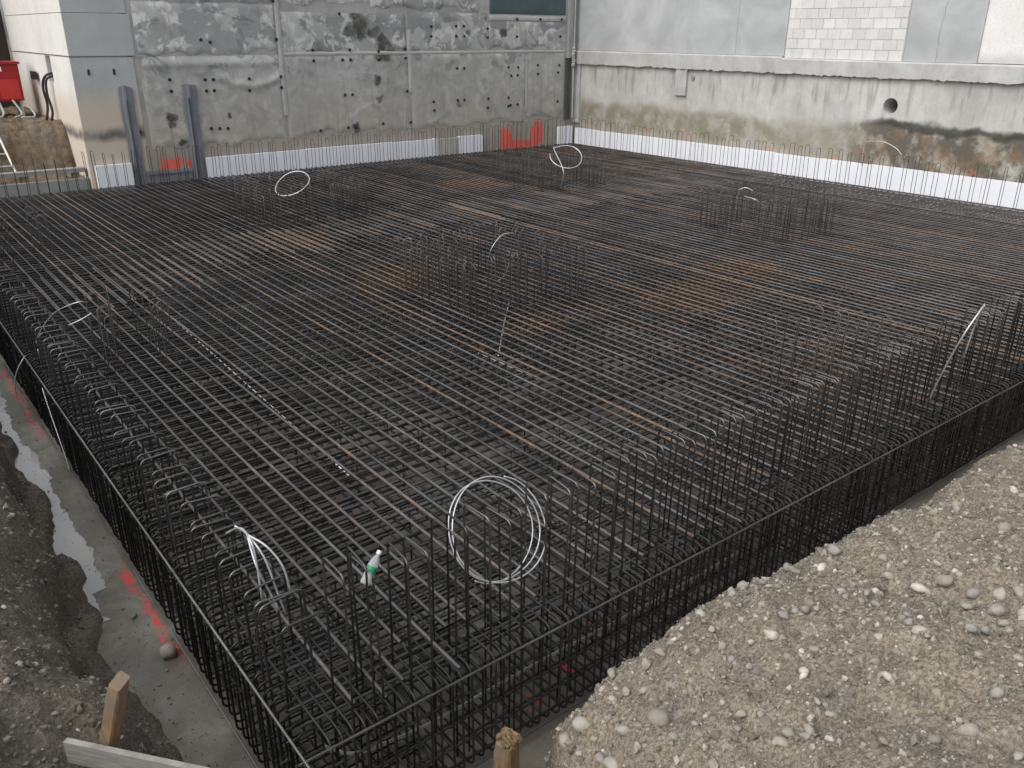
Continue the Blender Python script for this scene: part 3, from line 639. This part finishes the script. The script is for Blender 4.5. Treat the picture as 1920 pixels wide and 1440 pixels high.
def ties():
    b_ = MB()
    for k in range(420):
        t = .1+random.random()*9; z = random.choice((.745, .745, .085, .58)); l = random.uniform(.015, .04)
        for (px, py, ax_) in (((t, -.014, 0), None, 0),) if k % 2 else (((-.016, t, 0), None, 1),):
            p0 = Vector(px)+Vector((0, 0, z)); q = Vector((random.uniform(-.6, .6), random.uniform(-.6, .6), random.uniform(-.2, 1))); q[1-ax_] = -abs(q[1-ax_])-.3
            b_.tube([p0+Vector((0, 0, -.012)), p0+Vector((0, 0, .006)), p0+q.normalized()*l], .0014, 3)
    for k in range(5200):
        x_, y_ = .33+SP*random.randint(0, 60), .20+SP*random.randint(0, 55)
        if x_ > XM: continue
        p0 = Vector((x_+random.uniform(-.02, .02), y_+random.uniform(-.012, .012), ZM+.001)); q = Vector((random.uniform(-1, 1), random.uniform(-1, 1), random.uniform(-.1, .7)))
        b_.tube([p0-q*.008, p0, p0+q.normalized()*random.uniform(.012, .035)], .0014, 3)
    o = b_.build('tie_wire', TIE, CAGE); o['kind'] = 'stuff'
TIE = Mat('tie_wire_steel', .5, .6); TIE.col((.12, .115, .11))
ties()
# trestles that carry the top layer
def chair_mesh():
    b = MB(); zt = ZM-.05
    for s in (0, .45): b.tube([(s-.12, 0, .10), (s, 0, .10)], .007, 5).tube([(s, 0, .10), (s, 0, zt)], .007, 5)
    b.tube([(-.15, 0, zt), (.6, 0, zt)], .007, 5); return b.mesh('support_chair', REBAR, True)
CH = chair_mesh()
for i in range(8):
    for j in range(8):
        shade(link('support_chair', CH, CAGE, (.75+i*.95+random.uniform(-.1, .1), .9+j*.95+random.uniform(-.1, .1), 0), (0, 0, random.choice((0, math.pi/2)))), .6)

# starter hairpins
def hairpin(wd, zt, d=.0135, zb=.07, r=.04):
    P = [(0, 0, zb)]+arc((0, 0, zt), (0, 0, -1), (1, 0, 0), r, 4)+arc((wd, 0, zt), (-1, 0, 0), (0, 0, -1), r, 4)+[(wd, 0, zb)]
    return MB().tube(P, d/2, 6).mesh('hairpin', REBAR, True)
HR = [hairpin(wd, z, .0125, .07, .032) for wd, z in ((.21, 1.55), (.215, 1.57), (.21, 1.53))]
HL = [hairpin(wd, z, .014) for wd, z in ((.24, 1.20), (.25, 1.22), (.24, 1.17))]
HB = [hairpin(wd, z, .0115, .5) for wd, z in ((.16, 1.50), (.17, 1.54), (.16, 1.46))]
ROWS = {}
def row(lab, meshes, n0, n1, fn, step):
    T = thing('starter_bar_row', lab, 'starter bars', fn(n0)[0], 'wall starter bars round the slab edge'); t = n0
    while t < n1:
        l, rz = fn(t+random.uniform(-.02, .02)); l = Vector(l)-Vector(fn(n0)[0])
        o = link('hairpin', random.choice(meshes), T, (l[0], l[1], random.uniform(-.02, .02)), (random.uniform(-.022, .022), random.uniform(-.018, .018), rz+random.uniform(-.12, .12))); shade(o, random.uniform(1.0, 1.8), random.uniform(0, .12), 1)
        t += step*random.uniform(.8, 1.2)
    return T
row('tall hairpin starter bars along the near edge beside the gravel bank', HR, .28, 16.6, lambda t: ((t, .10, 0), math.pi/2), .118)
row('short hairpin starter bars along the edge above the wet trench', HL, .40, 16.6, lambda t: ((.07, t, 0), 0), .150)
row('hairpin starter bars in front of the membrane wall', HB, .1, 16.7, lambda t: ((t, 16.68, 0), math.pi/2), .19)
row('hairpin starter bars in front of the mossy concrete wall', HB, .4, 16.6, lambda t: ((16.70, t, 0), 0), .25)
HC = [hairpin(wd, z, .011, .12, .045) for wd, z in ((.105, 1.40), (.11, 1.44), (.105, 1.36))]
def cluster(lab, cx, cy, sx, sy, rows=2, step=.14, sides='nsew'):
    T = thing('column_starter_cage', lab, 'starter bars', (cx, cy, 0), 'column starter bars in the mat')
    skip = .06
    def pin(x, y, rz):
        if random.random() < skip: return
        o = link('hairpin', random.choice(HC), T, (x+random.uniform(-.015, .015), y+random.uniform(-.015, .015), random.uniform(-.03, .05)), (random.uniform(-.03, .03), random.uniform(-.03, .03), rz+random.uniform(-.25, .25))); shade(o, random.uniform(.85, 1.5), random.uniform(0, .2))
    nx, ny = int(sx/step), int(sy/step)
    for q in range(rows):
        e = .26*q; skip = .06 if q == 0 else .55
        for i in range(nx+1):
            X_ = -sx/2+sx*i/nx
            if 's' in sides: pin(X_, -sy/2+e, math.pi/2)
            if 'n' in sides: pin(X_, sy/2-e, math.pi/2)
        for i in range(1, ny):
            Y_ = -sy/2+sy*i/ny
            if 'w' in sides: pin(-sx/2+e, Y_, 0)
            if 'e' in sides: pin(sx/2-e, Y_, 0)
cluster('dense ring of column starter hairpins in the middle of the mat', 5.25, 5.55, 1.7, 1.75)
cluster('ring of column starter hairpins behind the rust-brown lap strip', 5.4, 11.6, 2.0, 1.6)
cluster('far ring of column starter hairpins nearest the wall corner', 11.4, 11.7, 1.8, 1.8, 2, .17)
cluster('ring of column starter hairpins nearest the mossy concrete wall', 11.3, 5.75, 1.6, 1.8, 2, .17)
cluster('small group of starter hairpins close to the near edge bars', 5.9, 1.05, 1.15, .45, 1, .2, 'ns')
cluster('small group of tall starter hairpins by the trench-side edge', .85, 5.75, .5, 1.15, 1, .2, 'ewn')
cluster('small far group of starter hairpins by the trench-side edge', .8, 11.4, .5, 1.3, 1, .2, 'ew')

# ------------------------------------------------------------------ galvanised wires
def wire(name, lab, paths, r=.005, cat='wire', mat=WIRE, group='galvanised wires on the cage'):
    o = paths[0][0]; T = thing(name, lab, cat, o, group) if len(paths) > 1 else None
    for pth in paths:
        pts = [Vector(q)-Vector(o) for q in smoothpath(pth, 5)]
        b_ = MB().tube(pts, r, 6)
        if T: b_.build('strand', mat, T, True)
        else: tag(b_.build(name, mat, None, True, o), lab, cat, group)
def ring(c, nrm, r, turns, squash=1.0, drift=.02, start=0, n=24, sag=(0, 0, 0), upv=(0, 0, 1)):
    nrm = Vector(nrm).normalized(); a = Vector(upv).cross(nrm).normalized(); b_ = nrm.cross(a); P = []
    N = int(n*turns)
    for k in range(N+1):
        t = start+2*math.pi*k/n; rr = r*(1+.045*math.sin(k*.21)+.02*math.sin(k*.83+1)+drift*k/n)
        P.append(Vector(c)+a*math.cos(t)*rr*squash+b_*math.sin(t)*rr+nrm*(drift*1.5*k/n)*r+Vector(sag)*(k/n))
    return P
cam = Vector((-1.083, -2.893, 3.88)); cc = Vector((1.37, .44, 1.23))
vd = (cam-cc).normalized(); vn = Matrix.Rotation(.62, 3, 'Z') @ vd
wire('wire_coil', 'large coil of silver wire hung on the near hairpins', [ring(cc, vn, .285, 2.55, 1.0, .03, -2.2, 24, (.028, -.022, 0))], .0045)
wire('wire_bundle', 'bundle of silver wire ends drooping over the corner stirrups', [
    [(0.149, 1.221, 1.3), (0.163, 1.04, 1.42), (0.185, 0.984, 1.4), (0.183, 0.895, 1.32), (0.174, 0.848, 1.05)],
    [(0.14, 1.025, 1.45), (0.185, 0.984, 1.4), (0.221, 0.871, 1.3), (0.248, 0.812, 1.1), (0.274, 0.796, 0.95)],
    [(0.185, 0.984, 1.4), (0.247, 0.884, 1.35), (0.291, 0.804, 1.25), (0.305, 0.768, 1.1)],
    [(0.185, 0.984, 1.4), (0.159, 0.828, 1.3), (0.199, 0.823, 1.15), (0.237, 0.783, 1.0)]], .006)
wire('wire_loop', 'closed silver wire loop over the column bars behind the rusty strip', [ring((5.05, 11.0, 1.45), (-.45, -.25, .75), .30, 1.04)], .009)
wire('wire_loop', 'silver wire loop with a long tail near the wall corner', [ring((11.0, 10.6, 1.5), (-.3, -.5, .8), .33, .92, 1.0, 0, 2.9)+[Vector((10.7, 10.35, 1.3)), Vector((10.75, 10.4, 1.05)), Vector((11.0, 10.75, .82))]], .010)
wire('wire_loop', 'silver wires bowing out of the central column starter ring', [
    [(5.003, 5.294, 1.25), (4.779, 4.938, 1.5), (4.86, 4.919, 1.62), (5.008, 4.976, 1.66), (5.242, 5.098, 1.62)],
    [(4.978, 4.781, 1.45), (5.195, 5.129, 1.2), (5.325, 5.383, 1.0), (5.424, 5.661, 0.85)],
    [(5.052, 4.824, 1.45), (5.274, 5.167, 1.2), (5.491, 5.452, 1.0), (5.647, 5.626, 0.82)],
    [(5.2, 5.112, .745), (4.625, 4.479, .745), (4.144, 3.923, .745), (3.926, 3.674, .745)]], .006)
wire('wire_loop', 'bent silver wire at the column bars nearest the mossy wall', [[(10.588, 5.836, 1.5), (10.603, 5.714, 1.55), (10.697, 5.629, 1.5)],
    [(10.172, 5.409, 1.5), (10.06, 5.09, 1.5), (10.562, 5.322, 1.3), (11.01, 5.627, 1.05), (11.298, 5.814, 0.8)]], .009)
wire('wire_end', 'two stiff silver wires leaning up from the near edge hairpins', [[(6.087, 0.182, 0.85), (6.054, 0.133, 1.05), (5.935, 0.007, 1.4), (5.881, -0.085, 1.65), (6.06, -0.109, 1.85)],
    [(6.027, -0.12, 1.85), (6.237, 0.0, 1.6), (6.31, 0.053, 1.35), (6.434, 0.122, 1.2)]], .007)
wire('wire_loop', 'thin silver wire loop over the trench-side stirrups', [[(0.077, 6.308, 0.95), (0.138, 6.251, 1.1), (0.227, 5.908, 1.35), (0.312, 5.586, 1.5), (0.411, 5.476, 1.55), (0.495, 5.595, 1.5)],
    [(0.327, 5.801, 1.25), (0.427, 5.74, 1.3), (0.54, 5.733, 1.35)], [(0.095, 6.328, 0.9), (0.093, 6.413, 0.7), (0.133, 6.536, 0.55)]], .005)
wire('wire_end', 'curved silver wire hanging outside the cage over the trench', [[(0.02, 6.753, 0.72), (-0.067, 6.76, 0.6), (-0.121, 6.796, 0.45), (-0.132, 6.848, 0.25), (-0.095, 6.847, 0.02)]], .006)
wire('wire_end', 'straight thin wire slanting down the trench side of the cage', [[(-0.03, 5.634, 0.74), (-.028, 5.461, 0.5), (-.025, 5.239, 0.25), (-.02, 5.105, 0.03)]], .004)
wire('wire_end', 'silver wire arching up against the mossy concrete wall', [[(16.85, 7.294, 1.2), (16.85, 7.294, 1.664), (16.85, 7.081, 1.741), (16.85, 6.834, 1.742), (16.85, 6.573, 1.645), (16.85, 6.403, 1.508)]], .008)
wire('earthing_wire', 'pale earthing wire running under the near top bars', [[(3.90, 1.2, .735), (3.88, 2.4, .735), (3.83, 3.9, .735)]], .006)
wire('earthing_wire', 'pale earthing wire running under the trench-side top bars', [[(1.46, 2.3, .735), (1.55, 4.6, .735), (1.64, 7.2, .735)]], .006)
es = MB()
pts = [(.34, .62, .10), (.42, .44, .14), (.6, .36, .17), (.9, .32, .18)]+[(.9+.4*k, .31, .19+.012*math.sin(k)) for k in range(1, 8)]
pts = smoothpath(pts, 4)
for a, b_ in zip(pts[:-1], pts[1:]): es.add([a+Vector((0, .004, -.012)), b_+Vector((0, .004, -.012)), b_+Vector((0, .004, .012)), a+Vector((0, .004, .012)), a+Vector((0, 0, -.012)), b_+Vector((0, 0, -.012)), b_+Vector((0, 0, .012)), a+Vector((0, 0, .012))], [(0, 1, 2, 3), (7, 6, 5, 4), (3, 2, 6, 7), (0, 4, 5, 1)])
tag(es.build('earthing_strip', WIRE), 'flat galvanised earthing strip inside the near edge of the cage', 'earthing strip')

# ------------------------------------------------------------------ loose things
# plastic bottle wedged on the hairpins
BT = thing('plastic_bottle', 'small clear plastic bottle with green label on the near hairpins', 'bottle', (.625, .535, 1.14))
ax = (Vector((.74, .63, 1.17))-Vector((.66, .60, 1.09))).normalized(); BT.rotation_euler = ax.to_track_quat('Z', 'Y').to_euler(); BT.scale = (.88, .88, .88)
PET = Mat('clear_plastic', .12, 0, .6); PET.col((.62, .66, .66)); PET.b.inputs['Transmission Weight'].default_value = .55; PET.b.inputs['IOR'].default_value = 1.2
GREENL = Mat('green_label', .4); GREENL.col((.012, .22, .09)); CAPM = Mat('white_cap', .4); CAPM.col((.75, .78, .76))
def lathe(prof, n=18):
    b_ = MB(); V = []; q = len(prof)
    for r, z in prof:
        for k in range(n): V.append((r*math.cos(6.28319*k/n), r*math.sin(6.28319*k/n), z))
    return b_.add(V, [(i*n+k, i*n+(k+1) % n, (i+1)*n+(k+1) % n, (i+1)*n+k) for i in range(q-1) for k in range(n)])
lathe([(.001, .006), (.02, .0), (.031, .004), (.033, .02), (.031, .035), (.033, .05), (.0325, .07), (.033, .11), (.031, .14), (.022, .17), (.013, .188), (.0125, .2)]).build('body', PET, BT, True)
lathe([(.0336, .07), (.0342, .072), (.0342, .112), (.0336, .114)]).build('label_band', GREENL, BT, True)
lathe([(.001, .222), (.014, .221), (.0155, .218), (.0155, .199), (.013, .198)]).build('cap', CAPM, BT, True)

WOOD = Mat('weathered_wood', .8, 0, .2); p_ = WOOD.pos(); wn = WOOD.noise(WOOD.scl(p_, (9, 9, 1.2)), 6, 5, .6)
WOOD.col(WOOD.mix(WOOD.mr(WOOD.noise(p_, 5, 4), .4, .65), WOOD.ramp(wn, [(.3, (.13, .075, .036)), (.6, (.27, .17, .09)), (.8, (.36, .25, .15))]), (.16, .135, .105))); WOOD.bump(wn, .4, .006)
GWOOD = Mat('grey_board', .8, 0, .2); p_ = GWOOD.pos(); wn = GWOOD.noise(GWOOD.scl(p_, (2, 2, 24)), 5, 5, .6)
GWOOD.col(GWOOD.ramp(wn, [(.3, (.19, .185, .175)), (.7, (.34, .325, .30))])); GWOOD.bump(wn, .3, .004)
def stake(x, y, z0, z1, wd, lean, lab, rz, soil):
    T = thing('wooden_stake', lab, 'stake', (x, y, z0), 'stakes on the bank', (Quaternion((.62, .784, 0), lean) @ Quaternion((0, 0, 1), rz)).to_euler()); h = z1-z0; a = wd/2; c = a*.78
    q = [(-a, -c), (-c, -a), (c, -a), (a, -c), (a, c), (c, a), (-c, a), (-a, c)]; V = []; N = 8
    for k in range(N+1):
        for i, (u, v) in enumerate(q):
            s = 1+.03*math.sin(k*2.1+i)-(.10 if k == N else 0); V.append((u*s, v*s, h*k/N+(.02*u/a if k == N else 0)))
    MB().add(V, [(k*8+i, k*8+(i+1) % 8, (k+1)*8+(i+1) % 8, (k+1)*8+i) for k in range(N) for i in range(8)]+[tuple(N*8+i for i in range(8))]).build('post', WOOD, T)
    if soil:
        b_ = MB(); v, f = ico(2)
        for k in range(26):
            r = random.uniform(.010, .024); o = np.array([random.uniform(-a, a)*.95, random.uniform(-a, a)*.95, h+random.uniform(-.012, .016)])
            b_.add((v*r*(1+.2*rng.normal(size=(len(v), 1)))+o).tolist(), f.tolist())
        b_.build('soil_cap', CLAY, T)
CLAY = Mat('brown_clod', .95, 0, .1); CLAY.col(CLAY.ramp(CLAY.noise(CLAY.pos(), 40, 4), [(.3, (.10, .065, .035)), (.7, (.24, .175, .11))]))
stake(-.814, .279, .85, 1.49, .064, .29, 'square wooden stake standing behind the grey board', .5, False)
stake(.84, -.42, .0, .68, .10, .02, 'wooden stake capped with brown soil at the cage corner', .3, True)
# grey plank lying on edge in front of the stake
PLK = thing('plank', 'long grey weathered plank set on edge in front of the wooden stake', 'plank', (-.884, .288, 1.2), None, (0, 0, -.9))
MB().box((0, -.026, -.11), (1.6, 0, 0)).build('board', GWOOD, PLK)

# left end: upstand, timber, ladder, cabinet
UP = concrete('green_grey_concrete', (.22, .24, .225), (.31, .33, .31), 1.2)
tag(MB().box((-3, 17.30, -.05), (3.18, 17.46, .93)).build('concrete_upstand', UP), 'low grey-green concrete upstand beside the wall end', 'upstand')
TP = thing('timber_beam', 'pale timber beam on the upstand beside the wall end', 'beam', (0, 17.5, 1.0))
part(MB().box((-3, 17.40, 1.05), (3.16, 17.62, 1.14)), 'beam_body', GWOOD, TP)
for xx in (.3, 1.9, 2.9): part(MB().box((xx, 17.42, .80), (xx+.12, 17.6, 1.05)), 'packing_block', WOOD, TP)
LD = thing('ladder', 'metal ladder lying against the brown soil step', 'ladder', (1.66, 17.66, 1.1))
LM = Mat('ladder_metal', .45, .5); LM.col((.5, .5, .49))
ra, rb = Vector((1.87, 17.68, 1.12)), Vector((1.76, 18.95, 2.25))
for o_ in (0, -.40): part(MB().tube([ra+Vector((o_, 0, 0)), rb+Vector((o_, 0, 0))], .024, 8), 'rail', LM, LD)
for k in range(5): q = ra.lerp(rb, .1+.2*k); part(MB().tube([q, q+Vector((-.40, 0, 0))], .017, 8), 'rung', LM, LD)
RED = concrete('red_paint', (.27, .014, .018), (.38, .022, .026), 1.5, .45)
CB = thing('power_cabinet', 'red site power cabinet on legs by the wall end', 'cabinet', (2.1, 21.3, 1.95))
part(MB().box((1.25, 20.95, 2.32), (2.86, 21.7, 3.14)), 'case', RED, CB)
part(MB().box((1.20, 20.90, 3.14), (2.90, 21.75, 3.19)), 'lid', RED, CB)
part(MB().box((2.38, 20.93, 2.36), (2.80, 20.952, 2.80)), 'door', concrete('bright_red', (.46, .03, .025), (.54, .045, .04), 2, .4), CB)
part(MB().box((2.2, 20.935, 2.98), (2.5, 20.952, 3.08)), 'nameplate', CAPM, CB)
for xx in (1.3, 2.76): part(MB().box((xx, 21.0, 1.9), (xx+.05, 21.6, 2.33)), 'leg', LM, CB)
CAB = Mat('black_cable', .5); CAB.col((.03, .028, .025))
wire('cable', 'dark cables hanging from the niche in the pale wall side', [[(3.45, 19.25, 3.0), (3.12, 19.3, 2.95), (3.02, 19.4, 2.7), (3.05, 19.45, 2.3), (2.98, 19.5, 1.97)], [(3.42, 19.2, 2.95), (3.10, 19.2, 2.88), (3.06, 19.3, 2.55), (3.10, 19.3, 2.2), (3.06, 19.35, 1.97)]], .028, 'cable', CAB, None)
wire('cable', 'pale grey cables looping from the red cabinet to the ground', [[(2.8, 21.0, 2.35), (2.95, 20.8, 2.1), (2.9, 20.4, 1.99), (2.6, 20.2, 2.0)], [(2.6, 20.95, 2.34), (2.7, 20.7, 2.05), (2.5, 20.4, 1.99)], [(2.3, 20.95, 2.34), (2.3, 20.6, 2.05), (2.0, 20.1, 1.98)]], .025, 'cable', TAPE, None)
FL = thing('wall_lamp', 'small dark lamp fixed to the pale wall side', 'lamp', (3.2, 20.7, 2.8))
part(MB().box((3.08, 20.55, 2.80), (3.16, 20.9, 2.98)), 'housing', BOLTM, FL); part(MB().box((3.14, 20.68, 2.85), (3.21, 20.76, 2.92)), 'bracket', BOLTM, FL)
HO = thing('hoarding', 'dark brown hoarding behind the red cabinet', 'hoarding', (0, 23.6, 1.9)); HB_ = concrete('dark_brown_boards', (.028, .02, .017), (.05, .036, .03), 2)
for k in range(24): part(MB().box((-2.6+k*.24, 23.5+(k % 2)*.006, 1.8), (-2.366+k*.24, 23.55, 6.2)), 'board', HB_, HO)
